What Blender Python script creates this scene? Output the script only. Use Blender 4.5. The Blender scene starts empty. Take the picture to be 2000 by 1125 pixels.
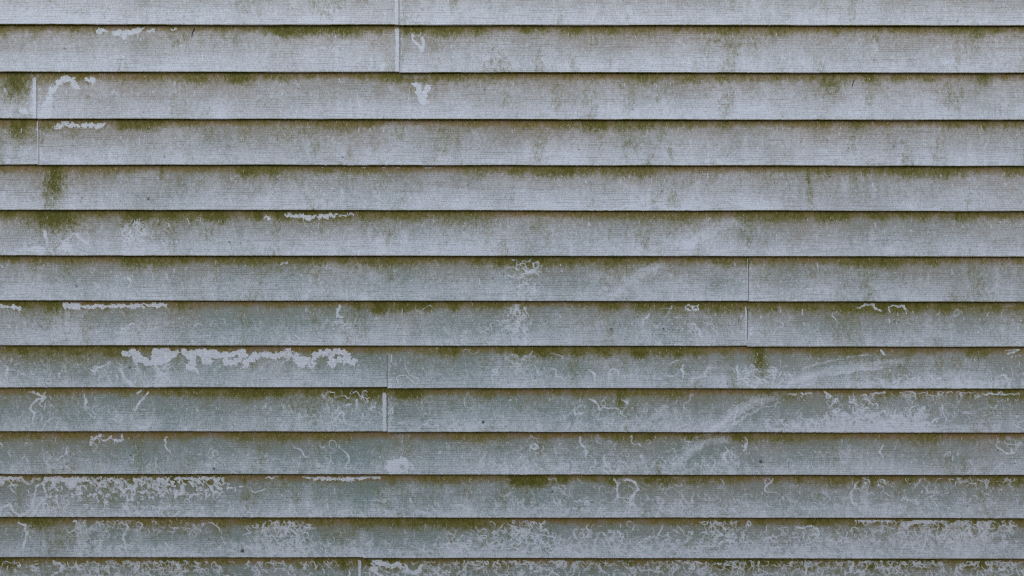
import bpy, math
import numpy as np

# ------------------------------------------------------------------ camera, sky, sun, exposure
scene = bpy.context.scene
col = scene.collection
rng = np.random.default_rng(7)

LENS = 40.0
FPX = 2000.0 * LENS / 36.0            # focal length in photograph pixels
CAM_D = 2.54                          # metres from the butt plane of the boards
CAM_T = math.radians(8.0)             # tilt down
Z_ROW0 = 1.62                         # height of the first visible butt edge
CAM_DZ = -0.20
ROLL = -0.00125

def rad(a): return math.radians(a)

cam_d = bpy.data.cameras.new("camera")
cam_d.lens = LENS
cam_d.sensor_width = 36.0
cam_d.clip_start = 0.05
cam_d.clip_end = 500.0
cam = bpy.data.objects.new("camera", cam_d)
col.objects.link(cam)
Y_BUTT = -0.0112
cam.location = (0.0, -CAM_D + Y_BUTT, Z_ROW0 + CAM_DZ)
cam.rotation_mode = 'XYZ'
cam.rotation_euler = (rad(90) - CAM_T, ROLL, 0.0)
scene.camera = cam

SUN_EL, SUN_AZ = 34.0, 200.0          # bright veiled sky on this side of the house: no hard shadow
world = bpy.data.worlds.new("World")
scene.world = world
world.use_nodes = True
wn, wl = world.node_tree.nodes, world.node_tree.links
bg = wn["Background"]
sky = wn.new("ShaderNodeTexSky")
sky.sky_type = 'NISHITA'
sky.sun_disc = False
sky.sun_elevation = rad(SUN_EL)
sky.sun_rotation = rad(SUN_AZ)
sky.air_density = 1.0
sky.dust_density = 0.6
sky.ozone_density = 1.0
wl.new(sky.outputs[0], bg.inputs[0])
bg.inputs[1].default_value = 0.13

sun_d = bpy.data.lights.new("sun", 'SUN')
sun_d.energy = 0.54
sun_d.angle = rad(50)
sun_d.color = (1.0, 0.93, 0.85)
sun = bpy.data.objects.new("sun", sun_d)
col.objects.link(sun)
sun.location = (2, 6, 8)
sun.rotation_euler = (rad(90 - SUN_EL), 0, rad(180 - SUN_AZ))   # towards the wall

vs = scene.view_settings
vs.view_transform = 'Standard'
vs.look = 'None'
vs.exposure = 0.92
vs.gamma = 1.0
vs.use_curve_mapping = False
scene.cycles.max_bounces = 6
scene.cycles.pixel_filter_type = 'BLACKMAN_HARRIS'
scene.cycles.filter_width = 0.95
scene.cycles.use_denoising = False

# ------------------------------------------------------------------ pixel <-> wall conversions (for where things lie on the wall)
CT, ST = math.cos(CAM_T), math.sin(CAM_T)
CZ = Z_ROW0 + CAM_DZ
def project(x, y, z):
    dy = CAM_D + (y - Y_BUTT)
    dz = z - CZ
    dep = dy * CT - dz * ST
    up = dz * CT + dy * ST
    du = FPX * x / dep
    dv = -FPX * up / dep
    u = 1000 + du - ROLL * dv
    v = 562.5 + dv - ROLL * du
    return u, v
def z_of(v, y=Y_BUTT):
    a = (562.5 - v) / FPX             # up / dep
    dy = CAM_D + (y - Y_BUTT)
    return CZ + dy * (a * CT - ST) / (CT + a * ST)
def x_of(u, v):
    z = z_of(v)
    dep = CAM_D * CT - (z - CZ) * ST
    return (u - 1000) * dep / FPX

# butt edge of each course in the photograph (at the middle of the picture)
V_BUTT = [50, 142.5, 234, 324, 412, 501, 589, 677, 759, 845, 928, 1012, 1091]
H = 0.1016
z_butt = [float(z_of(v)) for v in V_BUTT]
z_butt.append(z_butt[-1] - H)                                    # course cut by the lower frame edge
N_SEEN = len(z_butt)
below = [z_butt[-1] - H * k for k in (1, 2)]
above = [z_butt[0] + H * k for k in range(1, 12)]

# ------------------------------------------------------------------ noise in numpy
def _hash(ix, iy, seed):
    h = (ix.astype(np.int64) * 374761393 + iy.astype(np.int64) * 668265263 + seed * 1442695041) & 0x7fffffff
    h = ((h ^ (h >> 13)) * 1274126177) & 0x7fffffff
    h = ((h ^ (h >> 16)) * 668265263) & 0x7fffffff
    return (h ^ (h >> 15)).astype(np.float64) / 0x7fffffff
def vnoise(x, y, seed=0):
    x = np.asarray(x, float); y = np.asarray(y, float) + np.zeros_like(x)
    x0 = np.floor(x); y0 = np.floor(y)
    fx = x - x0; fy = y - y0
    fx = fx * fx * (3 - 2 * fx); fy = fy * fy * (3 - 2 * fy)
    a = _hash(x0, y0, seed); b = _hash(x0 + 1, y0, seed)
    c = _hash(x0, y0 + 1, seed); d = _hash(x0 + 1, y0 + 1, seed)
    return (a + (b - a) * fx) * (1 - fy) + (c + (d - c) * fx) * fy
def fbm(x, y, seed=0, n=3):
    s = 0; a = 1; t = 0
    for k in range(n):
        s = s + a * vnoise(x * 2 ** k, y * 2 ** k, seed + 17 * k); t += a; a *= .5
    return s / t
def sstep(a, b, x):
    t = np.clip((x - a) / (b - a), 0, 1)
    return t * t * (3 - 2 * t)

# ------------------------------------------------------------------ where snails and rain have cleaned the film off the boards
U0, V0, UW, VH = -420, -60, 2840, 1300
clean = np.zeros((VH, UW), np.float32)     # film eaten away: hard edged
fine_marks = np.zeros((VH, UW), np.float32) # thin grazing trails and dabs
soft = np.zeros((VH, UW), np.float32)      # wiped: soft edged
speck_shade = np.zeros((VH, UW), np.float32)     # dark droppings and specks, plus painted joint shadow

def seg(img, x0, y0, x1, y1, r, a=1.0, edge=1.0):
    x0 -= U0; x1 -= U0; y0 -= V0; y1 -= V0
    p = r + edge + 1
    i0, i1 = int(max(0, min(x0, x1) - p)), int(min(UW - 1, max(x0, x1) + p)) + 1
    j0, j1 = int(max(0, min(y0, y1) - p)), int(min(VH - 1, max(y0, y1) + p)) + 1
    if i1 <= i0 or j1 <= j0: return
    X = np.arange(i0, i1)[None, :]; Y = np.arange(j0, j1)[:, None]
    dx, dy = x1 - x0, y1 - y0
    L = dx * dx + dy * dy + 1e-9
    t = np.clip(((X - x0) * dx + (Y - y0) * dy) / L, 0, 1)
    d = np.sqrt((X - x0 - t * dx) ** 2 + (Y - y0 - t * dy) ** 2)
    c = np.clip((r + edge * .5 - d) / edge, 0, 1) * a
    w = img[j0:j1, i0:i1]
    np.maximum(w, c, out=w)

def row_top(i): return V_BUTT[i - 1] if i > 0 else -43
def row_bot(i): return V_BUTT[i] if i < len(V_BUTT) else 1170

def patch(pts, r, a=1.0, lumps=1.0):
    """a grazed patch along a polyline, with a lumpy outline and crumbs left inside"""
    for (x0, y0), (x1, y1) in zip(pts[:-1], pts[1:]):
        L = math.hypot(x1 - x0, y1 - y0)
        n = max(1, int(L / (r * .8)))
        for k in range(n + 1):
            t = k / n
            rr = r * rng.uniform(.5, 1.15)
            cx = x0 + (x1 - x0) * t + rng.normal(0, r * .22 * lumps)
            cy = y0 + (y1 - y0) * t + rng.normal(0, r * .25 * lumps)
            seg(clean, cx, cy, cx + rng.normal(0, r * .5), cy + rng.normal(0, r * .2), rr, a * rng.uniform(.72, 1))
            if lumps > .5 and rng.random() < .5:
                ang = rng.uniform(0, 6.28)
                seg(clean, cx, cy, cx + math.cos(ang) * r * 1.3, cy + math.sin(ang) * r * 1.2, rr * .4, a * rng.uniform(.6, 1))

def trail(x, y, ang, length, r, a=.8, curl=.35, lo=None, hi=None):
    k = 0.0
    n = int(length / 2.6); fd = 1.0
    for _ in range(n):
        k = k * .75 + rng.normal(0, curl)
        ang += k
        nx, ny = x + 2.6 * math.cos(ang), y + 2.6 * math.sin(ang)
        if lo is not None and not (lo < ny < hi):
            ang = -ang; k = -k
            nx, ny = x + 2.6 * math.cos(ang), min(max(y + 2.6 * math.sin(ang), lo), hi)
        e = min(1, 3.2 * min(_ + 1, n - _) / n)
        fd = .55 * fd + .45 * rng.uniform(.35, 1.15)
        seg(fine_marks, x, y, nx, ny, r * (.45 + .55 * e) * rng.uniform(.75, 1.25), min(1, a * fd * (.5 + .5 * e)))
        x, y = nx, ny
    return x, y

def line(pts, r, a=.9, j=1.0):
    px = None
    wob = np.zeros(2)
    for (x0, y0), (x1, y1) in zip(pts[:-1], pts[1:]):
        n = max(1, int(math.hypot(x1 - x0, y1 - y0) / 3.2))
        for k in range(n + 1):
            t = k / n
            wob = .72 * wob + rng.normal(0, 1.25 * j, 2)
            p = (x0 + (x1 - x0) * t + wob[0], y0 + (y1 - y0) * t + wob[1])
            if px: seg(fine_marks, *px, *p, r * rng.uniform(.45, 1.35), a * rng.uniform(.55, 1))
            px = p

def scuff(pts, w, a=.8):
    """a brush of fine parallel wipes"""
    for _ in range(int(w * 1.6)):
        o = rng.normal(0, w * .5); s0, s1 = sorted(rng.uniform(-.05, 1.05, 2))
        n = 14
        P_ = np.array(pts, float)
        q = np.linspace(max(0, s0), min(1, s1), n) * (len(P_) - 1)
        x = np.interp(q, range(len(P_)), P_[:, 0]); y = np.interp(q, range(len(P_)), P_[:, 1])
        aa = a * rng.uniform(.35, 1); rr = rng.uniform(.6, 2.2)
        for k in range(n - 1): seg(soft, x[k] + .4 * o, y[k] + o, x[k + 1] + .4 * o, y[k + 1] + o, rr, aa * (1 - .5 * abs(k - n / 2) / n), 2.2)

def lace(row, u0, u1, f0, f1, n, a=.75, r=(.9, 1.7), ln=(8, 36), bias=1.0):
    t0, b0 = row_top(row), row_bot(row)
    h = b0 - t0
    lo, hi = t0 + 4, b0 + 1
    for _ in range(int(n * (1.8 if row > 10 else (2.3 if row > 6 else 1.5)))):
        u = rng.uniform(u0, u1) + rng.normal(0, .06 * min(300, u1 - u0))
        f = f0 + (f1 - f0) * rng.random() ** (1 / bias)
        trail(u, t0 + f * h, rng.uniform(0, 6.28), rng.uniform(*ln), rng.uniform(*r) * rng.choice([.6, .75, 1.0]), min(1, a * 1.35) * rng.uniform(.6, 1), .38, lo, hi)

# -- solid patches
patch([(190, 62), (208, 61)], 4); patch([(224, 63), (240, 64), (258, 63), (274, 60)], 5); patch([(241, 64), (242, 73)], 4)
patch([(291, 60), (299, 60)], 2.4); patch([(338, 59), (341, 59)], 2)
line([(804, 68), (809, 80), (817, 88), (824, 97)], 2.6); line([(826, 72), (825, 84), (826, 98)], 3)
patch([(82, 226), (84, 214), (88, 203), (96, 188), (106, 172), (115, 160), (122, 154)], 5)
patch([(96, 221), (97, 198), (99, 188)], 4.5, 1, .6); patch([(122, 153), (134, 155)], 5); patch([(140, 152), (142, 164), (148, 169)], 4)
patch([(84, 228), (92, 229)], 3.5); patch([(167, 157), (183, 154)], 4.3); patch([(39, 216), (48, 217)], 5)
patch([(812, 168), (819, 180), (824, 196)], 5); patch([(838, 166), (830, 182), (826, 196)], 5); patch([(820, 198), (833, 198)], 4)
patch([(109, 248), (125, 243), (152, 247)], 4.6); patch([(164, 244), (182, 247), (201, 245)], 4.6)
patch([(515, 423), (527, 427)], 3.8); patch([(560, 420), (600, 424), (655, 420)], 3.2); patch([(590, 426), (600, 426)], 3); patch([(636, 425), (640, 427)], 3)
patch([(663, 420), (690, 419)], 1.8)
patch([(0, 598), (28, 599), (42, 604)], 2.8); patch([(130, 597), (150, 599)], 5, 1, .5); patch([(140, 598), (200, 599), (265, 597), (322, 595)], 3.6, 1, .5)
for pts, r in (([(245, 694), (262, 688), (275, 690)], 5), ([(268, 697), (290, 706), (310, 708)], 6), ([(300, 690), (318, 686), (330, 692)], 8),
               ([(303, 700), (325, 703)], 8), ([(336, 692), (346, 690)], 3.5), ([(357, 688), (370, 692), (378, 706), (372, 716)], 6),
               ([(372, 716), (388, 724)], 3), ([(385, 688), (400, 696), (412, 706)], 6), ([(395, 690), (440, 694), (470, 690)], 6),
               ([(440, 706), (462, 706), (470, 698)], 7), ([(478, 712), (490, 700), (500, 694)], 6.5), ([(500, 694), (532, 693), (566, 694)], 5),
               ([(566, 688), (576, 696), (590, 704), (586, 714)], 6), ([(590, 706), (606, 710)], 7), ([(604, 706), (618, 694), (634, 688)], 6),
               ([(630, 688), (660, 686), (676, 694), (686, 708)], 6), ([(650, 698), (654, 714)], 6), ([(662, 702), (672, 704)], 5)):
    patch(pts, r)
lace(8, 308, 328, .5, .98, 26, .9)
patch([(765, 912), (776, 904), (788, 900), (792, 904)], 8, .95); patch([(768, 918), (790, 916)], 6, .9); line([(796, 904), (806, 912), (808, 920)], 3)
patch([(370, 933), (400, 935), (432, 937)], 3); patch([(135, 946), (146, 948)], 6, .9); patch([(92, 936), (150, 938), (170, 938)], 4.5, .9)
patch([(0, 934), (40, 933)], 3, .85); patch([(620, 934), (680, 936), (740, 932)], 3.2); patch([(592, 932), (612, 932)], 2); patch([(522, 933), (543, 932)], 2.2)
patch([(733, 1100), (745, 1098), (760, 1104), (783, 1101)], 4.6); patch([(730, 1102), (736, 1114), (741, 1124)], 4.6); line([(790, 1104), (792, 1117), (806, 1118), (822, 1112), (826, 1104)], 3.2)
patch([(1675, 1014), (1700, 1018), (1740, 1016)], 3.2, .85); patch([(1760, 1020), (1772, 1028), (1790, 1018), (1830, 1020)], 4, .8)
for _ in range(900):                                                # crumbs of film left inside the patches
    u = rng.uniform(0, 850); v = rng.choice([62, 165, 245, 424, 597, 697, 705, 912, 938]) + rng.normal(0, 8)
    x_, y_ = int(u - U0), int(v - V0)
    clean[y_:y_ + rng.integers(1, 3), x_:x_ + rng.integers(1, 4)] *= .15
# -- bottom lip crumbs of the fifth course and others
for u in (1130, 630, 680, 710, 750, 780, 830, 845): patch([(u - 6, 325), (u + 8, 325)], 1.6)
line([(1150, 411), (1180, 409), (1215, 408), (1240, 404), (1255, 411), (1268, 401), (1295, 399), (1303, 409), (1330, 409), (1352, 400), (1378, 401), (1384, 407), (1350, 410)], 2.1)
line([(1425, 391), (1436, 395), (1450, 399), (1470, 404), (1506, 406)], 2.0); lace(4, 1320, 1385, .86, 1, 9, .8); lace(4, 1422, 1460, .72, .95, 8, .8)
patch([(60, 488), (70, 486), (80, 484)], 9); patch([(120, 485), (128, 481), (136, 478)], 8); line([(86, 452), (90, 462), (90, 478)], 2.6); line([(126, 470), (138, 460), (152, 457), (160, 468), (172, 474)], 2.2)
lace(5, 40, 190, .75, 1, 26, .7); lace(5, 240, 278, .25, 1, 70, .75); lace(5, 290, 330, .25, .9, 14, .5)
# -- wandering single trails, traced
for p, r in (([(10, 714), (18, 720), (18, 736)], 1.6), ([(178, 722), (186, 727), (210, 712), (216, 708)], 1.8), ([(238, 722), (243, 735), (256, 750), (264, 756), (290, 752)], 1.9),
             ([(55, 766), (75, 768), (88, 778), (70, 782), (60, 796), (70, 808), (66, 826)], 1.9), ([(92, 764), (86, 778), (78, 790)], 1.7), ([(166, 772), (170, 785), (168, 800)], 1.5),
             ([(290, 766), (280, 778), (272, 788), (266, 800)], 2), ([(262, 830), (290, 834), (296, 822)], 2.2), ([(268, 768), (277, 765)], 2),
             ([(180, 852), (178, 868), (196, 852)], 2), ([(220, 856), (232, 862), (244, 860), (243, 848)], 2), ([(329, 852), (327, 868), (335, 885)], 1.6),
             ([(664, 596), (660, 606), (660, 618), (668, 622)], 2), ([(655, 820), (668, 806), (676, 830)], 1.8), ([(84, 940), (90, 958), (96, 962), (80, 985), (70, 1000), (62, 1010)], 2),
             ([(72, 948), (70, 960), (66, 985), (62, 1000)], 1.8), ([(2, 1010), (4, 992), (22, 986), (30, 996), (40, 1008), (60, 1000)], 1.9),
             ([(38, 1020), (50, 1030), (53, 1040), (44, 1072)], 1.9), ([(242, 1020), (250, 1028), (244, 1044), (246, 1080)], 1.9), ([(110, 1098), (124, 1104), (122, 1114), (105, 1122)], 2),
             ([(1150, 778), (1164, 784), (1168, 798), (1180, 794), (1200, 800)], 1.9), ([(1120, 798), (1126, 810), (1140, 806)], 1.7), ([(1218, 782), (1230, 790)], 2.2),
             ([(1134, 854), (1136, 866), (1148, 882), (1146, 894)], 1.6), ([(1180, 890), (1184, 905), (1194, 920), (1206, 922), (1212, 910)], 1.8), ([(1416, 872), (1422, 880), (1416, 894), (1420, 902)], 1.8),
             ([(1458, 856), (1462, 868), (1456, 882)], 2.2), ([(1200, 935), (1208, 948), (1208, 970)], 1.7), ([(1222, 938), (1238, 938), (1246, 956), (1234, 978), (1232, 998)], 1.7),
             ([(1160, 1076), (1166, 1050), (1176, 1034), (1184, 1046)], 1.5), ([(1676, 942), (1666, 962), (1664, 978), (1674, 986)], 1.8), ([(1725, 866), (1722, 882), (1728, 896)], 1.4),
             ([(1554, 1030), (1572, 1032), (1586, 1028), (1600, 1032), (1600, 1042), (1588, 1042)], 1.8), ([(1676, 600), (1690, 596), (1708, 596), (1712, 604), (1724, 610)], 1.7),
             ([(1738, 608), (1736, 598), (1768, 598), (1770, 606)], 1.6), ([(1708, 780), (1708, 768), (1730, 764)], 1.4), ([(1775, 766), (1790, 770), (1792, 780)], 1.4),
             ([(1540, 770), (1590, 768)], 1.3), ([(1612, 764), (1624, 774)], 1.5), ([(1920, 768), (1990, 770)], 1.3), ([(1965, 686), (1990, 684), (1972, 695)], 1.5), ([(1720, 684), (1730, 696)], 1.4),
             ([(1955, 736), (1962, 733), (1972, 740), (1970, 752)], 1.8), ([(1440, 713), (1442, 740)], 1.6), ([(1453, 742), (1462, 752), (1478, 757), (1486, 740), (1500, 744)], 1.8),
             ([(1335, 712), (1333, 740)], 2.2), ([(1150, 722), (1162, 728), (1166, 742)], 1.6), ([(1242, 480), (1252, 490)], 1.4), ([(1200, 478), (1198, 490)], 1.4),
             ([(1020, 538), (1040, 528), (1050, 524)], 1.6), ([(1026, 520), (1030, 530), (1052, 532)], 1.6), ([(545, 518), (560, 508)], 1.5), ([(240, 540), (254, 548), (250, 560)], 1.6),
             ([(225, 645), (232, 650), (240, 640), (260, 634)], 1.5), ([(1350, 634), (1360, 632), (1368, 650), (1372, 662)], 2), ([(1258, 640), (1254, 625), (1268, 612)], 1.5)):
    line(p, r * 1.1, .88, .9)
for cx, cy in ((1358, 601), (1346, 600)):
    for k in range(9):
        a0, a1 = k * .7, k * .7 + .7
        seg(clean, cx + 6 * math.cos(a0), cy + 5 * math.sin(a0), cx + 6 * math.cos(a1), cy + 5 * math.sin(a1), 1.7, .85)
# -- lacy grazing zones
lace(6, 1004, 1050, .1, 1, 46, .8); lace(7, 995, 1030, .05, 1, 40, .7); lace(8, 995, 1050, .2, 1, 40, .55)
lace(7, 1260, 1400, .45, 1, 30, .6); lace(7, 640, 700, .4, .7, 8, .6); lace(7, 700, 1000, .75, 1, 26, .55); lace(7, 950, 1000, .4, 1, 14, .6)
lace(6, 0, 480, .6, 1, 46, .5); lace(6, 1200, 1470, .6, 1, 36, .5); lace(7, 0, 480, .45, 1, 40, .5); lace(5, 190, 700, .7, 1, 40, .45)
lace(8, 0, 330, .35, 1, 44, .6); lace(8, 1680, 1990, .72, 1.0, 90, .8, bias=1.8); lace(8, 1450, 1540, .5, 1, 26, .7); lace(8, 1140, 1400, .6, 1, 30, .45)
lace(9, 0, 300, .4, 1, 46, .5); lace(9, 620, 760, .1, .5, 20, .7); lace(9, 560, 760, .5, 1, 46, .6); lace(9, 760, 1000, .65, 1, 44, .6, bias=1.5)
lace(9, 1090, 1330, .35, .95, 40, .65); lace(9, 1000, 1500, .7, 1, 60, .5); lace(9, 1500, 1620, .6, 1, 50, .8, bias=1.6)
lace(9, 1615, 1820, .4, 1.0, 190, .95, (1.1, 2.2), bias=2.2); lace(9, 1620, 1700, .2, .6, 18, .8); lace(9, 1820, 2000, .35, 1, 40, .45); lace(9, 1690, 2000, .03, .16, 22, .6)
lace(10, 0, 340, .45, 1, 50, .5); lace(10, 400, 760, .55, 1, 50, .5); lace(10, 920, 1480, .55, 1, 150, .62, bias=1.6); lace(10, 1000, 1480, .1, .6, 30, .5)
lace(10, 1500, 1700, .4, 1, 26, .5); lace(10, 1950, 2000, .15, .4, 10, .6)
lace(11, 95, 445, .04, .5, 150, .8, (1.2, 2.4), (4, 14)); lace(11, 60, 110, .45, 1, 36, .8); lace(11, 120, 1000, .76, 1.0, 190, .72, bias=1.8)
lace(11, 0, 60, .05, .25, 14, .8); lace(11, 1000, 1480, .5, 1.0, 170, .66, bias=1.6); lace(11, 940, 1500, .1, .6, 46, .5); lace(11, 1500, 2000, .45, 1, 150, .55, bias=1.4)
lace(11, 1680, 2000, .03, .4, 46, .65)
lace(12, 145, 210, .1, 1, 80, .6); lace(12, 210, 400, .05, .4, 40, .55); lace(12, 210, 700, .6, 1.0, 140, .66, bias=1.6); lace(12, 500, 600, .1, 1, 130, .75)
lace(12, 720, 900, .6, 1, 60, .6, bias=1.4); lace(12, 870, 1500, .3, 1.0, 430, .72, bias=1.6); lace(12, 1000, 1060, .1, .5, 36, .75); lace(12, 1380, 1445, .05, .4, 26, .75)
lace(12, 1500, 1700, .3, 1, 150, .66, bias=1.4); lace(12, 1700, 2000, .05, .75, 150, .66); lace(12, 1840, 1930, .1, .6, 60, .7); lace(12, 1700, 2000, .5, 1, 60, .55)
lace(13, 0, 2000, .02, 1, 620, .7); lace(13, 150, 400, .05, .6, 90, .7); lace(13, 900, 2000, .02, .6, 260, .7); lace(13, -400, 0, .1, 1, 90, .6); lace(13, 2000, 2400, .1, 1, 90, .6)
for i in range(6, 14): lace(i, -400, 2400, .15, 1, 34 + 10 * (i - 6), .42)
for i in range(0, 6): lace(i, -400, 2400, .2, 1, 26, .35, (.8, 1.3), (6, 18))
for i, cnt in ((7, 8), (8, 22), (9, 30), (10, 30), (11, 34), (12, 34), (13, 30)):      # long wandering trails
    t0, b0 = row_top(i), row_bot(i)
    for _ in range(cnt):
        u = rng.uniform(-400, 2400)
        trail(u, t0 + rng.uniform(.15, .95) * (b0 - t0), rng.choice([1.4, -1.4, .3, 2.8]) + rng.normal(0, .4), rng.uniform(26, 90), rng.uniform(.9, 1.6), rng.uniform(.6, .95), .24, t0 + 5, b0)
# round grazed dots of the twelfth course
for _ in range(150):
    u = rng.choice([rng.normal(228, 36), rng.normal(325, 32), rng.normal(280, 90)])
    v = 934 + 60 * rng.random() ** 1.7
    seg(clean, u, v, u + rng.normal(0, 2), v, rng.uniform(1.4, 3.4), rng.uniform(.55, .95))
# little rain dabs everywhere, more on the lower half of each board
for i in range(14):
    t0, b0 = row_top(i), row_bot(i)
    for _ in range(900):
        u = rng.uniform(-400, 2400)
        f = 1 - .8 * rng.random() ** 1.3
        v = t0 + f * (b0 - t0)
        L = rng.gamma(1.6, 2.0)
        seg(fine_marks, u, v - L, u + rng.normal(0, 1.6), v, rng.uniform(.45, 1.3) ** 1.3, rng.uniform(.15, .8), 1.0)
    for _ in range(26):                                            # longer soft runs
        u = rng.uniform(-400, 2400); f = rng.uniform(.25, .9)
        v = t0 + f * (b0 - t0)
        seg(soft, u, v, u + rng.normal(0, 1), min(b0 - 2, v + rng.uniform(8, 34)), rng.uniform(2, 5), rng.uniform(.10, .30), 5)
# wiped arcs
for pts, r, a in (([(1195, 582), (1240, 545), (1292, 514)], 7, .45), ([(1330, 492), (1400, 445), (1440, 428), (1500, 424)], 8, .3), ([(1345, 748), (1372, 732), (1388, 716)], 5, .5),
                  ([(1385, 846), (1430, 810), (1480, 782), (1540, 768)], 9, .75), ([(1260, 830), (1300, 795)], 6, .5), ([(1318, 905), (1350, 880), (1375, 862), (1420, 856)], 9, .7),
                  ([(1545, 748), (1600, 728), (1680, 712), (1760, 706)], 8, .55), ([(1870, 604), (1990, 597)], 1.6, .6), ([(1500, 778), (1600, 770)], 5, .5), ([(1830, 774), (1990, 770)], 2, .5),
                  ([(1690, 935), (1692, 985)], 9, .85), ([(1660, 874), (1658, 900)], 8, .6), ([(1824, 936), (1830, 960)], 6, .55), ([(1810, 555), (1816, 520)], 4, .5), ([(745, 470), (748, 500)], 10, .6),
                  ([(790, 455), (792, 495)], 9, .5), ([(755, 960), (765, 972)], 10, .7), ([(600, 945), (606, 985)], 12, .5), ([(160, 1020), (158, 1085)], 10, .55), ([(270, 1030), (272, 1050)], 8, .5), ([(800, 950), (880, 960)], 14, .5),
                  ([(1180, 1060), (1250, 1024)], 9, .45), ([(1290, 934), (1390, 940)], 5, .5), ([(1060, 880), (1070, 900)], 7, .5), ([(55, 850), (60, 865)], 7, .6), ([(100, 852), (102, 862)], 5, .5),
                  ([(130, 312), (155, 318)], 10, .5), ([(790, 150), (840, 150)], 7, .75), ([(60, 150), (76, 150)], 9, .8), ([(64, 165), (69, 225)], 6, .9), ([(765, 852), (800, 850)], 7, .7), ([(800, 190), (760, 170)], 12, .3)):
    for p, q in zip(pts[:-1], pts[1:]): seg(soft, *p, *q, r * .6, min(1, a * (1.05 if len(pts) > 2 else .75)), r * 1.5)
    if len(pts) > 2: scuff(pts, r * 1.5, min(1, a * 1.4))
# pale strips beside the panel joints
for (u, v0, v1, w, a) in ((773.5, -43, 50, 4.4, .95), (775, 58, 141, 4.6, .95), (67, 155, 232, 4, .9), (73.5, 236, 324, 1.6, .9), (1460.4, 505, 588, 1.3, .75), (1457.6, 600, 662, 2.3, .9), (752, 770, 845, 4.6, .9), (704.5, 1094, 1170, 3.6, .9), (755, 690, 757, 1.5, .4)):
    n = int((v1 - v0) / 4)
    for k in range(n): seg(fine_marks, u + rng.normal(0, .35), v0 + 4 * k, u + rng.normal(0, .35), v0 + 4 * k + 4, w * .85 * rng.uniform(.8, 1.1), a * .8)
    seg(soft, u + w + 4, v0, u + w + 4, v1, 1.2, .5, 4)
    seg(speck_shade, u + w + .4, v0 + 3, u + w + .4, v1, .75, .8, 1.2)  # contact shadow of the lapping edge, painted as a thin dark line
# dark droppings, traced, and small ones strewn
for u, v, r in ((125, 95, 2), (161, 26, 1.2), (392, 3, 1.2), (571, 16, 1.2), (665, 97, 1.2), (322, 306, 2.2), (670, 307, 2.2), (542, 350, 2.2), (549, 347, 1.4), (914, 361, 2), (1245, 384, 1.7), (1657, 289, 2.4), (1746, 286, 2.4),
                (1620, 345, 2.2), (1707, 117, 1.5), (1686, 109, 1.2), (1718, 278, 1.6), (1564, 277, 1.4), (448, 472, 1.5), (471, 475, 1.3), (150, 558, 3.5), (110, 547, 2.4), (573, 537, 1.6), (885, 549, 1.8), (963, 544, 2), (540, 558, 2.4),
                (82, 638, 3), (255, 718, 2.2), (544, 624, 2.2), (1195, 643, 3), (1296, 642, 2.6), (1247, 619, 1.4), (1239, 620, 1.3), (1221, 664, 1.3), (669, 748, 1.5), (837, 746, 1.6), (945, 825, 3.2), (774, 807, 2), (759, 765, 1.5),
                (826, 820, 1.6), (1422, 750, 1.9), (1402, 707, 2.2), (1748, 629, 1.8), (1756, 629, 1.8), (1766, 648, 1.5), (1488, 902, 3.6), (1030, 875, 2), (1093, 890, 1.9), (421, 860, 1.6), (420, 915, 3), (257, 889, 2.4), (602, 1055, 4),
                (475, 1076, 4.5), (410, 1053, 2.5), (130, 974, 2), (1158, 981, 2.6), (1080, 960, 2), (1893, 938, 2.2), (1951, 879, 1.4), (1984, 905, 1.6), (867, 1027, 1.7), (593, 1031, 1.4), (843, 1082, 1.2), (1551, 1034, 1.6), (1370, 18, 1.4), (1095, 30, 1.5),
                (1870, 43, 1.6), (598, 181, 1.6), (340, 184, 1.3), (961, 96, 2.4), (946, 175, 2.4), (71, 368, 1.6), (160, 387, 1.6), (290, 389, 2.6), (360, 359, 1.6), (456, 391, 1.2), (1075, 457, 1.4), (1220, 500, 1.2), (1130, 292, 1.5), (1381, 361, 1.6)):
    seg(speck_shade, u - .5, v, u + rng.normal(0, 1), v + rng.normal(0, .6), r * .75, rng.uniform(.55, .95), 1.6)
for _ in range(420):
    u, v = rng.uniform(-400, 2400), rng.uniform(-40, 1180)
    seg(speck_shade, u, v, u + rng.normal(0, 1), v + rng.normal(0, .6), rng.uniform(.5, 1.1), rng.uniform(.2, .6), 1.3)

def sample(img, u, v):
    x = np.clip(u - U0, 0, UW - 2.001); y = np.clip(v - V0, 0, VH - 2.001)
    i = x.astype(int); j = y.astype(int); fx = x - i; fy = y - j
    return (img[j, i] * (1 - fx) + img[j, i + 1] * fx) * (1 - fy) + (img[j + 1, i] * (1 - fx) + img[j + 1, i + 1] * fx) * fy

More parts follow.
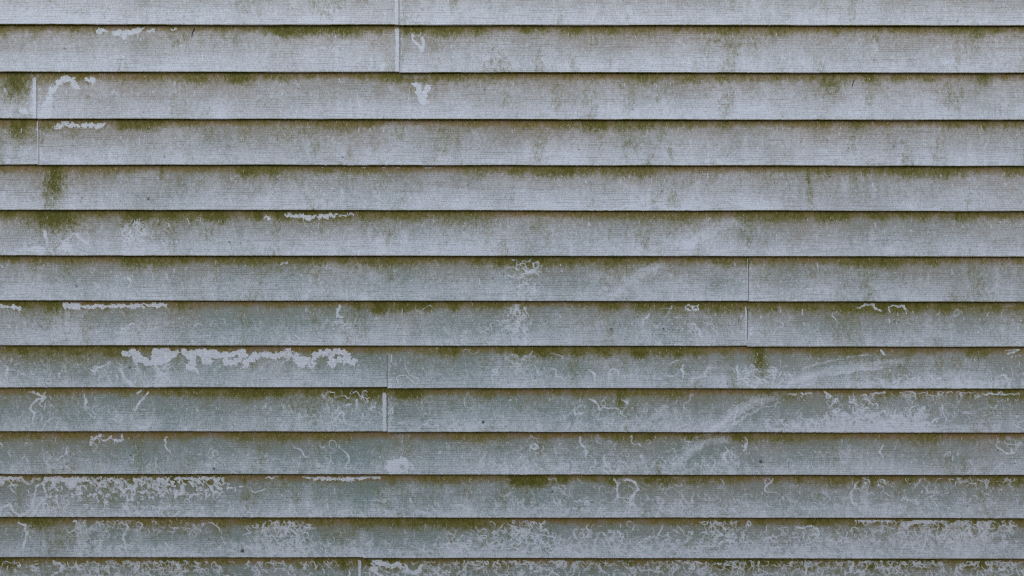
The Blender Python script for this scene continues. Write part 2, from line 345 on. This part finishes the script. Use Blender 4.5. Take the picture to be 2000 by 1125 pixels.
# strong growth of green algae: (course, u, half width, reach in px below the lap, strength)
ALGAE = [(1, 1905, 26, 26, .9), (1, 395, 30, 18, .5), (1, 600, 12, 16, .5), (1, 830, 30, 18, .6), (1, 5, 12, 22, .8), (1, 470, 20, 20, .4), (1, 1340, 60, 20, .45),
         (2, 30, 34, 56, .95), (2, 10, 25, 30, .7), (2, 915, 55, 20, .7), (2, 1250, 40, 22, .85), (2, 1620, 26, 40, .8), (2, 1920, 20, 22, .9), (2, 1430, 60, 20, .6), (2, 800, 24, 56, .5), (2, 1050, 60, 20, .5),
         (3, 36, 30, 44, .95), (3, 30, 10, 40, .5), (3, 470, 12, 22, .6), (3, 560, 40, 24, .6), (3, 650, 30, 26, .5), (3, 1220, 22, 26, .85), (3, 1675, 26, 22, .85), (3, 1530, 16, 18, .6), (3, 1920, 40, 22, .6), (3, 80, 10, 30, .6),
         (4, 105, 22, 72, 1.0), (4, 98, 16, 95, .75), (4, 92, 10, 84, .6), (4, 118, 12, 84, .5), (4, 315, 7, 26, .8), (4, 250, 50, 18, .4), (4, 440, 14, 46, .45), (4, 568, 16, 22, .7), (4, 590, 10, 18, .6), (4, 930, 32, 22, .75), (4, 1230, 70, 26, .7), (4, 1060, 60, 18, .5), (4, 1580, 6, 70, .7), (4, 1560, 60, 20, .6), (4, 1910, 40, 20, .45), (4, 1442, 6, 34, .5),
         (5, 105, 58, 38, 1.15), (5, 120, 40, 52, .7), (5, 70, 30, 28, .6), (5, 140, 30, 48, .6), (5, 265, 24, 32, 1.1), (5, 318, 14, 40, .7), (5, 375, 18, 28, .85), (5, 431, 9, 24, .95), (5, 520, 14, 20, .6), (5, 620, 70, 22, .6), (5, 680, 14, 26, .6), (5, 900, 80, 30, .75), (5, 920, 50, 60, .35), (5, 1300, 70, 24, .7), (5, 1140, 60, 20, .5), (5, 1790, 40, 20, .6), (5, 1950, 60, 22, .5),
         (6, 255, 24, 26, .95), (6, 258, 10, 40, .6), (6, 170, 40, 20, .4), (6, 640, 50, 22, .5), (6, 970, 40, 26, .6), (6, 1028, 40, 34, .8), (6, 1020, 26, 80, .4), (6, 1200, 46, 28, .85), (6, 1545, 40, 24, .6), (6, 1925, 40, 26, .4), (6, 1420, 60, 20, .35),
         (7, 105, 34, 26, .9), (7, 55, 30, 30, .6), (7, 110, 30, 46, .5), (7, 208, 16, 20, .85), (7, 352, 16, 20, .95), (7, 338, 8, 44, .45), (7, 570, 80, 20, .5), (7, 640, 34, 26, .6), (7, 560, 12, 40, .4), (7, 960, 40, 24, .6), (7, 1020, 30, 50, .5), (7, 1145, 16, 16, .7), (7, 1310, 60, 24, .8), (7, 1430, 34, 40, .5), (7, 1540, 60, 22, .55), (7, 1700, 60, 20, .45), (7, 1960, 40, 24, .5),
         (8, 120, 130, 34, .75), (8, 330, 180, 26, .6), (8, 60, 60, 40, .5), (8, 620, 80, 50, .4), (8, 1015, 30, 40, .6), (8, 1485, 17, 66, .9), (8, 1640, 100, 24, .55), (8, 1760, 16, 70, .5), (8, 1990, 20, 26, .5),
         (9, 90, 90, 26, .6), (9, 480, 60, 22, .6), (9, 660, 60, 30, .6), (9, 525, 16, 24, .5), (9, 1212, 14, 46, .9), (9, 1260, 40, 24, .7), (9, 900, 40, 26, .5), (9, 1650, 60, 30, .55), (9, 1880, 60, 24, .5), (9, 860, 16, 22, .6),
         (10, 60, 60, 24, .5), (10, 640, 100, 24, .5), (10, 930, 60, 26, .6), (10, 1560, 60, 26, .6), (10, 790, 16, 60, .5), (10, 1300, 60, 24, .5), (10, 1800, 80, 20, .4),
         (11, 260, 150, 50, .5), (11, 540, 60, 30, .5), (11, 1260, 60, 30, .6), (11, 1730, 50, 26, .6), (11, 1940, 60, 26, .6), (11, 860, 40, 20, .4), (12, 60, 60, 30, .5), (12, 1200, 60, 26, .5), (12, 1340, 40, 20, .5), (12, 1720, 70, 30, .5), (12, 740, 10, 40, .5),
         (13, 350, 30, 40, .6), (13, 840, 60, 30, .6), (13, 960, 60, 30, .6), (13, 1290, 40, 40, .6), (13, 1750, 80, 40, .5), (13, 120, 80, 30, .5), (13, 640, 80, 40, .4)]

# ------------------------------------------------------------------ materials
def new_mat(name):
    m = bpy.data.materials.new(name)
    m.use_nodes = True
    return m, m.node_tree.nodes, m.node_tree.links

class NT:
    def __init__(self, n, l): self.n, self.l = n, l
    def put(self, sock, v):
        if isinstance(v, bpy.types.NodeSocket): self.l.new(v, sock)
        elif v is not None: sock.default_value = v
    def math(self, op, a, b=None, c=None, clamp=False):
        k = self.n.new("ShaderNodeMath"); k.operation = op; k.use_clamp = clamp
        self.put(k.inputs[0], a); self.put(k.inputs[1], b); self.put(k.inputs[2], c)
        return k.outputs[0]
    def noise(self, vec, scale, detail=2, rough=.5):
        k = self.n.new("ShaderNodeTexNoise"); self.put(k.inputs["Vector"], vec)
        k.inputs["Scale"].default_value = scale; k.inputs["Detail"].default_value = detail; k.inputs["Roughness"].default_value = rough
        return k.outputs[0]
    def scale(self, vec, s):
        k = self.n.new("ShaderNodeVectorMath"); k.operation = 'MULTIPLY'; self.put(k.inputs[0], vec); k.inputs[1].default_value = s
        return k.outputs[0]
    def ramp(self, x, a, b, lo=0.0, hi=1.0):
        k = self.n.new("ShaderNodeMapRange"); k.interpolation_type = 'SMOOTHSTEP'
        self.put(k.inputs[0], x); k.inputs[1].default_value = a; k.inputs[2].default_value = b; k.inputs[3].default_value = lo; k.inputs[4].default_value = hi
        return k.outputs[0]
    def mix(self, f, a, b):
        k = self.n.new("ShaderNodeMix"); k.data_type = 'RGBA'
        self.put(k.inputs[0], f)
        for s, v in ((k.inputs[6], a), (k.inputs[7], b)):
            if isinstance(v, tuple): s.default_value = (*v, 1)
            else: self.put(s, v)
        return k.outputs[2]

VINYL = (0.555, 0.562, 0.582)
FILM = (0.175, 0.235, 0.215)
FILM2 = (0.30, 0.27, 0.235)
GREEN = (0.150, 0.135, 0.028)
MOSS = (0.066, 0.062, 0.005)
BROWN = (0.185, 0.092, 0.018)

def siding_material():
    m, n, l = new_mat("weathered_vinyl")
    b = n["Principled BSDF"]; T = NT(n, l)
    geo = n.new("ShaderNodeNewGeometry"); info = n.new("ShaderNodeObjectInfo")
    off = n.new("ShaderNodeVectorMath"); off.operation = 'MULTIPLY_ADD'
    cmb = n.new("ShaderNodeCombineXYZ")
    for k in range(3): l.new(info.outputs["Random"], cmb.inputs[k])
    l.new(cmb.outputs[0], off.inputs[0]); off.inputs[1].default_value = (37, 11, 0); l.new(geo.outputs["Position"], off.inputs[2])
    P = off.outputs[0]
    a1 = n.new("ShaderNodeAttribute"); a1.attribute_name = "grime_shade"
    a2 = n.new("ShaderNodeAttribute"); a2.attribute_name = "wear_shade"
    s1 = n.new("ShaderNodeSeparateColor"); l.new(a1.outputs["Color"], s1.inputs[0])
    s2 = n.new("ShaderNodeSeparateColor"); l.new(a2.outputs["Color"], s2.inputs[0])
    algae, brown, film = s1.outputs[0], s1.outputs[1], s1.outputs[2]
    cleanA, softA, dark = s2.outputs[0], s2.outputs[1], s2.outputs[2]
    # embossed grain: long horizontal grooves that hold dirt
    sep = n.new("ShaderNodeSeparateXYZ"); l.new(P, sep.inputs[0])
    ph = T.noise(T.scale(P, (5, 1, 55)), 1.0, 3, .6)
    wv = T.math('SINE', T.math('ADD', T.math('MULTIPLY', sep.outputs[2], 1330.0), T.math('MULTIPLY', ph, 16.0)))
    g1 = T.math('ADD', T.math('MULTIPLY', wv, .13), T.math('MULTIPLY', T.noise(T.scale(P, (16, 1, 420)), 1.0, 3, .6), 1.0))
    g2 = T.noise(T.scale(P, (22, 1, 620)), 1.0, 2, .6)
    gb = T.noise(T.scale(P, (11, 1, 55)), 1.0, 4, .6)
    groove = T.math('MULTIPLY', T.ramp(g1, .48, .72), T.ramp(gb, .32, .68, .1, 1.0))
    groove2 = T.ramp(g2, .54, .70)
    # grainy growth
    fine = T.noise(P, 520, 3, .65)
    mid = T.noise(T.scale(P, (1, 1, .7)), 130, 4, .65)
    big = T.noise(T.scale(P, (1, 1, .5)), 9, 3, .55)
    run = T.noise(T.scale(P, (60, 1, 7)), 1.0, 3, .6)
    # film of dirt, with the wall's light gradient painted in
    f = T.math('ADD', film, T.math('MULTIPLY', T.math('SUBTRACT', mid, .5), .75))
    f = T.math('ADD', f, T.math('MULTIPLY', T.math('SUBTRACT', fine, .5), 1.15))
    f = T.math('ADD', f, T.math('MULTIPLY', T.math('SUBTRACT', run, .5), .22))
    grit = T.noise(T.scale(P, (1, 1, .6)), 260, 2, .6)
    f = T.math('ADD', f, T.math('MULTIPLY', T.math('SUBTRACT', grit, .5), .85))
    f = T.math('ADD', f, T.math('MULTIPLY', groove, .22))
    f = T.math('SUBTRACT', f, T.math('MULTIPLY', softA, .85))
    f = T.math('SUBTRACT', f, 0.0, clamp=True)
    film_light_tint = T.math('ADD', a2.outputs['Alpha'], T.math('MULTIPLY', T.math('SUBTRACT', big, .5), .9), clamp=True)
    filmc = T.mix(film_light_tint, FILM2, FILM)
    c = T.mix(f, VINYL, filmc)
    # grooves
    gm = T.math('MULTIPLY', T.math('ADD', T.math('MULTIPLY', groove, .20), T.math('MULTIPLY', groove2, .10)), T.math('SUBTRACT', 1.0, T.math('MULTIPLY', cleanA, .8)))
    c = T.mix(gm, c, (0.13, 0.125, 0.10))
    # algae
    al = T.math('ADD', algae, T.math('MULTIPLY', T.math('SUBTRACT', mid, .5), .8))
    al = T.math('ADD', al, T.math('MULTIPLY', T.math('SUBTRACT', fine, .5), .7))
    al = T.math('MULTIPLY', T.ramp(al, .12, 1.0), T.ramp(algae, .02, .3))
    al = T.math('MULTIPLY', al, T.math('SUBTRACT', 1.0, T.math('MULTIPLY', softA, .8)), clamp=True)
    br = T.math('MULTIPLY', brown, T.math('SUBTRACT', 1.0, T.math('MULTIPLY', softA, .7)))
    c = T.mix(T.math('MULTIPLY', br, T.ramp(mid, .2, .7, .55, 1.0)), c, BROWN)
    c = T.mix(T.math('MULTIPLY', al, .9), c, GREEN)
    c = T.mix(T.math('MULTIPLY', T.ramp(T.math('ADD', T.math('ADD', algae, T.math('MULTIPLY', T.math('SUBTRACT', mid, .5), .9)), T.math('MULTIPLY', T.math('SUBTRACT', grit, .5), .9)), .42, 1.2), T.math('SUBTRACT', .92, T.math('MULTIPLY', softA, .6))), c, MOSS)
    # grazed marks
    cl = T.math('MULTIPLY', T.ramp(cleanA, .06, .85), T.ramp(T.math('ADD', T.math('MULTIPLY', fine, .5), T.math('MULTIPLY', mid, .5)), .36, .56, .55, .95))
    c = T.mix(cl, c, T.mix(T.math('MULTIPLY', groove, .5), VINYL, (0.40, 0.40, 0.38)))
    # pale crumbs and dark grains, with specks and painted joint shadow
    cr = T.math('MULTIPLY', T.ramp(T.noise(T.scale(P, (1, 1, .55)), 300, 1), .66, .76), .42)
    c = T.mix(cr, c, (0.58, 0.53, 0.47))
    dk = T.math('MULTIPLY', T.ramp(T.noise(P, 270, 1), .32, .22), .38)
    dk = T.math('MAXIMUM', dk, dark)
    c = T.mix(dk, c, (0.045, 0.042, 0.035))
    l.new(c, b.inputs["Base Color"])
    b.inputs["Roughness"].default_value = .62
    b.inputs["Specular IOR Level"].default_value = .10
    bump = n.new("ShaderNodeBump"); bump.inputs["Strength"].default_value = .5; bump.inputs["Distance"].default_value = .0009
    hgt = T.math('ADD', T.math('MULTIPLY', g1, -.9), T.math('MULTIPLY', T.math('MULTIPLY', al, fine), 1.0))
    hgt = T.math('ADD', hgt, T.math('MULTIPLY', cl, -.25))
    l.new(hgt, bump.inputs["Height"]); l.new(bump.outputs[0], b.inputs["Normal"])
    return m

def plain_material(name, c1, c2, scale, rough=.8):
    m, n, l = new_mat(name); b = n["Principled BSDF"]; T = NT(n, l)
    geo = n.new("ShaderNodeNewGeometry")
    x = T.noise(geo.outputs["Position"], scale, 5, .6)
    l.new(T.mix(T.ramp(x, .3, .7), c1, c2), b.inputs["Base Color"])
    b.inputs["Roughness"].default_value = rough
    return m

M_SIDING = siding_material()
M_GROUND = plain_material("worn_lawn", (0.075, 0.085, 0.03), (0.16, 0.12, 0.065), 3.0, .95)
M_SHEATH = plain_material("sheathing", (0.10, 0.08, 0.055), (0.13, 0.10, 0.07), 8.0)
M_CONC = plain_material("concrete", (0.26, 0.25, 0.23), (0.34, 0.33, 0.30), 12.0)
M_TRIM = plain_material("trim_vinyl", (0.56, 0.52, 0.48), (0.46, 0.44, 0.39), 14.0, .6)
M_TWIG = plain_material("dry_needle", (0.04, 0.03, 0.015), (0.075, 0.055, 0.02), 400.0)

# ------------------------------------------------------------------ setting
def box(name, lo, hi, mat, parent=None):
    (x0, y0, z0), (x1, y1, z1) = lo, hi
    v = [(x0, y0, z0), (x1, y0, z0), (x1, y1, z0), (x0, y1, z0), (x0, y0, z1), (x1, y0, z1), (x1, y1, z1), (x0, y1, z1)]
    f = [(0, 3, 2, 1), (4, 5, 6, 7), (0, 1, 5, 4), (1, 2, 6, 5), (2, 3, 7, 6), (3, 0, 4, 7)]
    me = bpy.data.meshes.new(name); me.from_pydata(v, [], f); me.materials.append(mat)
    o = bpy.data.objects.new(name, me); col.objects.link(o)
    if parent: o.parent = parent
    return o

gm = bpy.data.meshes.new("ground")
gm.from_pydata([(-150, -150, 0), (150, -150, 0), (150, 150, 0), (-150, 150, 0)], [], [(0, 1, 2, 3)])
gm.materials.append(M_GROUND)
ground = bpy.data.objects.new("ground", gm); col.objects.link(ground); ground["kind"] = "structure"

wall = bpy.data.objects.new("clapboard_facade", None); col.objects.link(wall)
wall["label"] = "weathered pale clapboard siding wall streaked with green algae and snail trails"
wall["category"] = "wall"
X_END = 3.0
Z_LOW, Z_HIGH = below[-1], above[-1] + H
box("foundation", (-X_END - .02, .0, -.2), (X_END + .02, .30, Z_LOW + .02), M_CONC, wall)
box("sheathing", (-X_END, .010, Z_LOW + .022), (X_END, .16, Z_HIGH), M_SHEATH, wall)
for s in (-1, 1):
    box("corner_post", (s * (X_END + .03) - .04, -.026, Z_LOW - .005), (s * (X_END + .03) + .04, .16, Z_HIGH), M_TRIM, wall)

# unseen close-boarded screen, added to keep low light off the foot of the wall
light_blocker = bpy.data.objects.new("board_light_blocker", None); col.objects.link(light_blocker)
light_blocker.location = (0, -4.3, 0)
light_blocker["label"] = "unseen brown close-boarded timber screen, added to keep low light off the clapboard wall"
light_blocker["category"] = "light_blocker"
M_BLOCKER = plain_material("blocker_timber", (0.13, 0.09, 0.055), (0.19, 0.14, 0.09), 22.0, .85)
first = None
for k in range(68):
    if first is None:
        o = first = box("blocker_board", (-.072, 0, .05), (.072, .018, 1.86), M_BLOCKER, light_blocker)
    else:
        o = first.copy(); col.objects.link(o); o.parent = light_blocker
    o.location = (-5.03 + .15 * k, .002 * (k % 3), .012 * math.sin(k * 2.3))
for z in (.35, 1.5): box("blocker_rail", (-5.1, -.045, z), (5.1, -.001, z + .07), M_BLOCKER, light_blocker)
for k in range(6): box("blocker_post", (-5.0 + 2 * k - .05, -.15, -.2), (-5.0 + 2 * k + .05, -.047, 1.8), M_BLOCKER, light_blocker)

# ------------------------------------------------------------------ siding boards
def columns(x0, x1, dense):
    if not dense: return np.linspace(x0, x1, max(2, int((x1 - x0) / .03)))
    a, bb = max(x0, -1.21), min(x1, 1.21)
    parts = []
    if x0 < a: parts.append(np.linspace(x0, a, max(2, int((a - x0) / .014)))[:-1])
    if bb > a: parts.append(np.linspace(a, bb, max(2, int((bb - a) / .00175))))
    if x1 > bb: parts.append(np.linspace(bb, x1, max(2, int((x1 - bb) / .014)))[1:])
    return np.concatenate(parts)

R = .0028
def make_board(i, zb, hh, x0, x1, layer, dense, drop):
    """one course of one panel; i is the course number, hh its exposure, layer 1 laps over its neighbour"""
    xs = columns(x0, x1, dense)
    nv = 52 if dense else 8
    t = [hh + .016] + list(np.linspace(hh + .003, R, nv))
    face = lambda q: Y_BUTT + .0096 * np.asarray(q) / hh
    prof = [(q, float(face(q)), 0) for q in t]
    for k in (1, 2, 3, 4):                                            # rounded nose turning under
        a = k / 4 * math.pi / 2
        prof.append((R - R * math.sin(a), float(face(R)) + R * (1 - math.cos(a)), 1))
    prof += [(.0002, -.006, 2), (.0006, -.0016, 2)]
    T_ = np.array([p[0] for p in prof]); Yp = np.array([p[1] for p in prof]); K = np.array([p[2] for p in prof])
    n, m = len(xs), len(prof)
    wz = .0016 * (fbm(xs * 1.7 + 5, 0 * xs + i * 3.1, 3) - .5) + .0007 * (vnoise(xs * 9, 0 * xs + i * 5.3 + layer, 4) - .5)
    wy = .0016 * (fbm(xs * 1.3, 0 * xs + i * 2.7, 9) - .5)
    if drop is not None:
        xj, dz = drop
        wz = wz + dz * np.exp(-np.abs(xs - xj) / .12)
    bow = .0007 * np.sin(np.clip(T_ / hh, 0, 1) * math.pi)               # faces are never quite flat
    X = np.broadcast_to(xs[:, None], (n, m)).copy()
    Y = Yp[None, :] + wy[:, None] - (.0012 if layer else 0) - bow[None, :]
    lift = np.clip(1 - T_ / hh, 0, 1)
    Z = zb + T_[None, :] + wz[:, None] * (.3 + .7 * lift)[None, :]
    u, v = project(X, Y, Z)
    _, vt = project(xs, np.full(n, Y_BUTT), np.full(n, zb + hh))
    _, vb = project(xs, np.full(n, Y_BUTT), np.full(n, zb))
    d = v - vt[:, None]; hpx = (vb - vt)[:, None]
    f = d / hpx
    # growth under the lap
    uu = u
    n1 = fbm(uu / 95, 0 * uu + i * 7.7, 21, 3); n2 = fbm(uu / 24, v / 60 + i * 3.3, 22, 3); n3 = fbm(uu / 8, v / 26 + i, 23, 3)
    reach = 12 + 26 * n1 + 16 * (n2 - .3)
    A = sstep(1.15, .3, d / reach) * (.38 + .42 * sstep(.3, .7, n2 * .6 + n1 * .4))
    A = A * (.55 + .9 * fbm(uu / 260 + 9 * i, v * 0 + i * 1.3, 24, 2))
    warp = (n3 - .5) * 16
    for (ci, cu, w, h, s) in ALGAE:
        if ci != i: continue
        w, h = w * 1.3, h * 1.15
        g = np.exp(-((uu + warp - cu) / w) ** 2) * sstep(1.75, .15, (d + warp) / h) * s
        A = np.maximum(A, g * (.92 + .6 * (n3 - .4)))
    # sparse green in the middle of boards and along the lower lip
    m1 = fbm(uu / 34, v / 70 + i * 9.1, 31, 4)
    A = np.maximum(A, .44 * sstep(.52, .80, m1 + .10 * sstep(.7, .1, f)))
    B = sstep(1.0, .12, d / (14 + 20 * n1)) * (.78 + .5 * n2)  # brown stain, with lap shadow and warm bounce painted in
    B = np.maximum(B, .30 * sstep(.75, .05, f) * (.5 + n1))  # warm light on the upper face of each board, painted in brown
    big = fbm(uu / 330 + 3, v / 210, 41, 2)
    F = .70 + .52 * (fbm(uu / 70, v / 45 + i * 4.1, 42, 3) - .5) + .22 * (fbm(uu / 13, v / 50 + i * 2.2, 43, 2) - .5) + .35 * (big - .5)
    F = F - .40 * sstep(.40, 1.0, f) * (.6 + .8 * n2) + .25 * sstep(.5, .05, f)  # washed lower face, with its top-lit paleness painted in too
    F = F - .18 * sstep(600, 0, v) + .20 * sstep(450, 1125, v)  # brighter top and darker foot of the wall, painted as film amount
    # ragged sampling of the cleaned marks
    wu = (vnoise(uu / 2.6, v / 2.6, 51) - .5) * 3.2 + (vnoise(uu / 9, v / 9, 53) - .5) * 4
    wv = (vnoise(uu / 2.6, v / 2.6, 52) - .5) * 3.2 + (vnoise(uu / 7, v / 7, 54) - .5) * 3
    vin = np.minimum(v, vb[:, None] + 1.0)
    C = np.maximum(sample(clean, uu + 1.5 * wu + (vnoise(uu / 5, v / 4, 57) - .5) * 4, vin + 1.3 * wv + (vnoise(uu / 4, v / 9, 58) - .5) * 3.5), sample(fine_marks, uu + .35 * wu, vin + .35 * wv)); S = sample(soft, uu + 2 * wu, vin + wv); D = sample(speck_shade, uu, v)
    C = C * (f > .035)
    lip = (K > 0)[None, :] & np.ones((n, 1), bool)
    ln = fbm(xs * 14 + 3, 0 * xs + i * 1.9, 61, 3)[:, None]
    up = max(0., min(1., (9 - i) / 7.0))
    A = np.where(lip, np.maximum(A * 0, (.35 + .55 * up) * sstep(.28, .52, ln)), A)
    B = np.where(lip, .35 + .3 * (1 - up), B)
    F = np.where(lip, .8, F)
    C = np.where(lip, C * .9 * (K == 1)[None, :], C)
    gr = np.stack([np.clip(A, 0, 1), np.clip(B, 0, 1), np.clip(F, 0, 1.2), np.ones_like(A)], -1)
    film_light_tint = .12 + .75 * sstep(120, 800, v) * (.55 + .45 * np.exp(-((uu - 700) / 700) ** 2))  # teal film, plus warm-to-blue light painted down the wall
    we = np.stack([np.clip(C, 0, 1), np.clip(S, 0, 1), np.clip(D, 0, 1), np.clip(film_light_tint, 0, 1)], -1)
    # end caps: turn the edge of the sheet back by its thickness
    def cap(a, k): return np.concatenate([a[:1] if k else a[:1], a, a[-1:]], 0)
    Xc, Yc, Zc = cap(X, 1), cap(Y, 1).copy(), cap(Z, 1)
    Yc[0] += .0011; Yc[-1] += .0011
    gr, we = cap(gr, 1).copy(), cap(we, 1)
    gr[0, :, 2] = .9; gr[-1, :, 2] = .9
    n += 2
    co = np.stack([Xc - 0, Yc, Zc - zb], -1).reshape(-1, 3).astype(np.float32)
    a = (np.arange(n - 1)[:, None] * m + np.arange(m - 1)[None, :]).ravel()
    quads = np.stack([a, a + 1, a + m + 1, a + m], 1).astype(np.int32)
    me = bpy.data.meshes.new("siding_board")
    nq = len(quads)
    me.vertices.add(len(co)); me.vertices.foreach_set("co", co.ravel())
    me.loops.add(nq * 4); me.loops.foreach_set("vertex_index", quads.ravel())
    me.polygons.add(nq); me.polygons.foreach_set("loop_start", np.arange(0, nq * 4, 4, dtype=np.int32))
    me.polygons.foreach_set("use_smooth", np.ones(nq, bool))
    me.update(calc_edges=True)
    for nm, arr in (("grime_shade", gr), ("wear_shade", we)):
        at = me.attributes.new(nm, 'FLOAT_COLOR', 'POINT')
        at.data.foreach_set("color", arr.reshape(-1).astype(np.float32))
    me.materials.append(M_SIDING)
    o = bpy.data.objects.new("siding_board", me); col.objects.link(o)
    o.location = (0, 0, zb); o.parent = wall
    return o

# panel joints seen in the photograph: course -> u ; each panel is 3.66 m long and carries two courses
JOINT_U = {0: 778, 1: 779, 2: 71.5, 3: 71.5, 6: 1463, 7: 1461.5, 8: 756.5, 9: 757, 12: 709, 13: 708.5}
HIDDEN = {4: 2.05, 5: 2.05, 10: -2.1, 11: -2.1}
DROP = {0: .0012, 1: .0022, 2: .0008, 3: .0006, 6: .0012, 7: .0016, 8: .0030, 9: .0016, 12: .0022, 13: .0010}
LEN = 3.66
courses = []
for i in range(N_SEEN):
    top = z_butt[i - 1] if i else z_butt[0] + H
    vmid = (row_top(i) + row_bot(i)) / 2
    xj = float(x_of(JOINT_U[i], vmid)) if i in JOINT_U else HIDDEN[i]
    courses.append((i, z_butt[i], top - z_butt[i], xj, True))
for k, z in enumerate(below): courses.append((14 + k, z, H, [.9, 1.4][k], False))
for k, z in enumerate(above): courses.append((-1 - k, z, H, -1.3 + 1.13 * (k // 2 % 3), False))
for (i, zb, hh, xj, dense) in courses:
    joints = sorted(j for j in (xj - LEN, xj, xj + LEN) if -X_END + .05 < j < X_END - .05)
    ends = [-X_END] + joints + [X_END]
    for k in range(len(ends) - 1):
        lx, rx = ends[k], ends[k + 1]
        main_l = abs(lx - xj) < 1e-6; main_r = abs(rx - xj) < 1e-6
        dz = DROP.get(i, .001)
        drop = (xj, -dz * .45) if main_l else ((xj, dz * .55) if main_r else None)
        make_board(i, zb, hh, lx, rx + (.022 if k < len(ends) - 2 else 0), k % 2, dense, drop)

# ------------------------------------------------------------------ dry needles caught on the boards
def needle(p0, p1, bend, r, label):
    n, k = 7, 5
    v, fc = [], []
    p0, p1 = np.array(p0), np.array(p1)
    ax = p1 - p0
    for a in range(n):
        s = a / (n - 1)
        c = p0 + ax * s + np.array([bend * math.sin(s * math.pi), -.0004 * math.sin(s * math.pi), 0])
        rr = r * (1 - .65 * s)
        for q in range(k):
            w = q / k * 2 * math.pi
            v.append((c[0] + rr * math.cos(w), c[1] + rr * math.sin(w), c[2]))
    for a in range(n - 1):
        for q in range(k):
            fc.append((a * k + q, a * k + (q + 1) % k, (a + 1) * k + (q + 1) % k, (a + 1) * k + q))
    fc.append(tuple(range(k))[::-1]); fc.append(tuple((n - 1) * k + q for q in range(k)))
    base = p0
    v = [tuple(np.array(q) - base) for q in v]
    me = bpy.data.meshes.new("dry_needle"); me.from_pydata(v, [], fc); me.materials.append(M_TWIG)
    for p in me.polygons: p.use_smooth = True
    o = bpy.data.objects.new("dry_needle", me); col.objects.link(o); o.location = tuple(base)
    o["label"] = label; o["category"] = "needle"
    return o
def on_board(i, u, v):
    zb = z_butt[i]; hh = (z_butt[i - 1] if i else zb + H) - zb
    y = Y_BUTT
    for _ in range(4):
        z = z_of(v, y); y = Y_BUTT + .0096 * (z - zb) / hh
    dep = (CAM_D + y - Y_BUTT) * CT - (z - CZ) * ST
    return ((u - 1000 + ROLL * (v - 562.5)) * dep / FPX, y - .0018, z)
needle(on_board(1, 379, 56), on_board(1, 374, 74), -.0012, .0013, "short dark dry needle hanging under a lap beside a pale grazed patch")
needle(on_board(2, 1667, 155), on_board(2, 1663, 173), -.0010, .0013, "short olive dry needle hanging from a mossy lap, away from grazed patches")
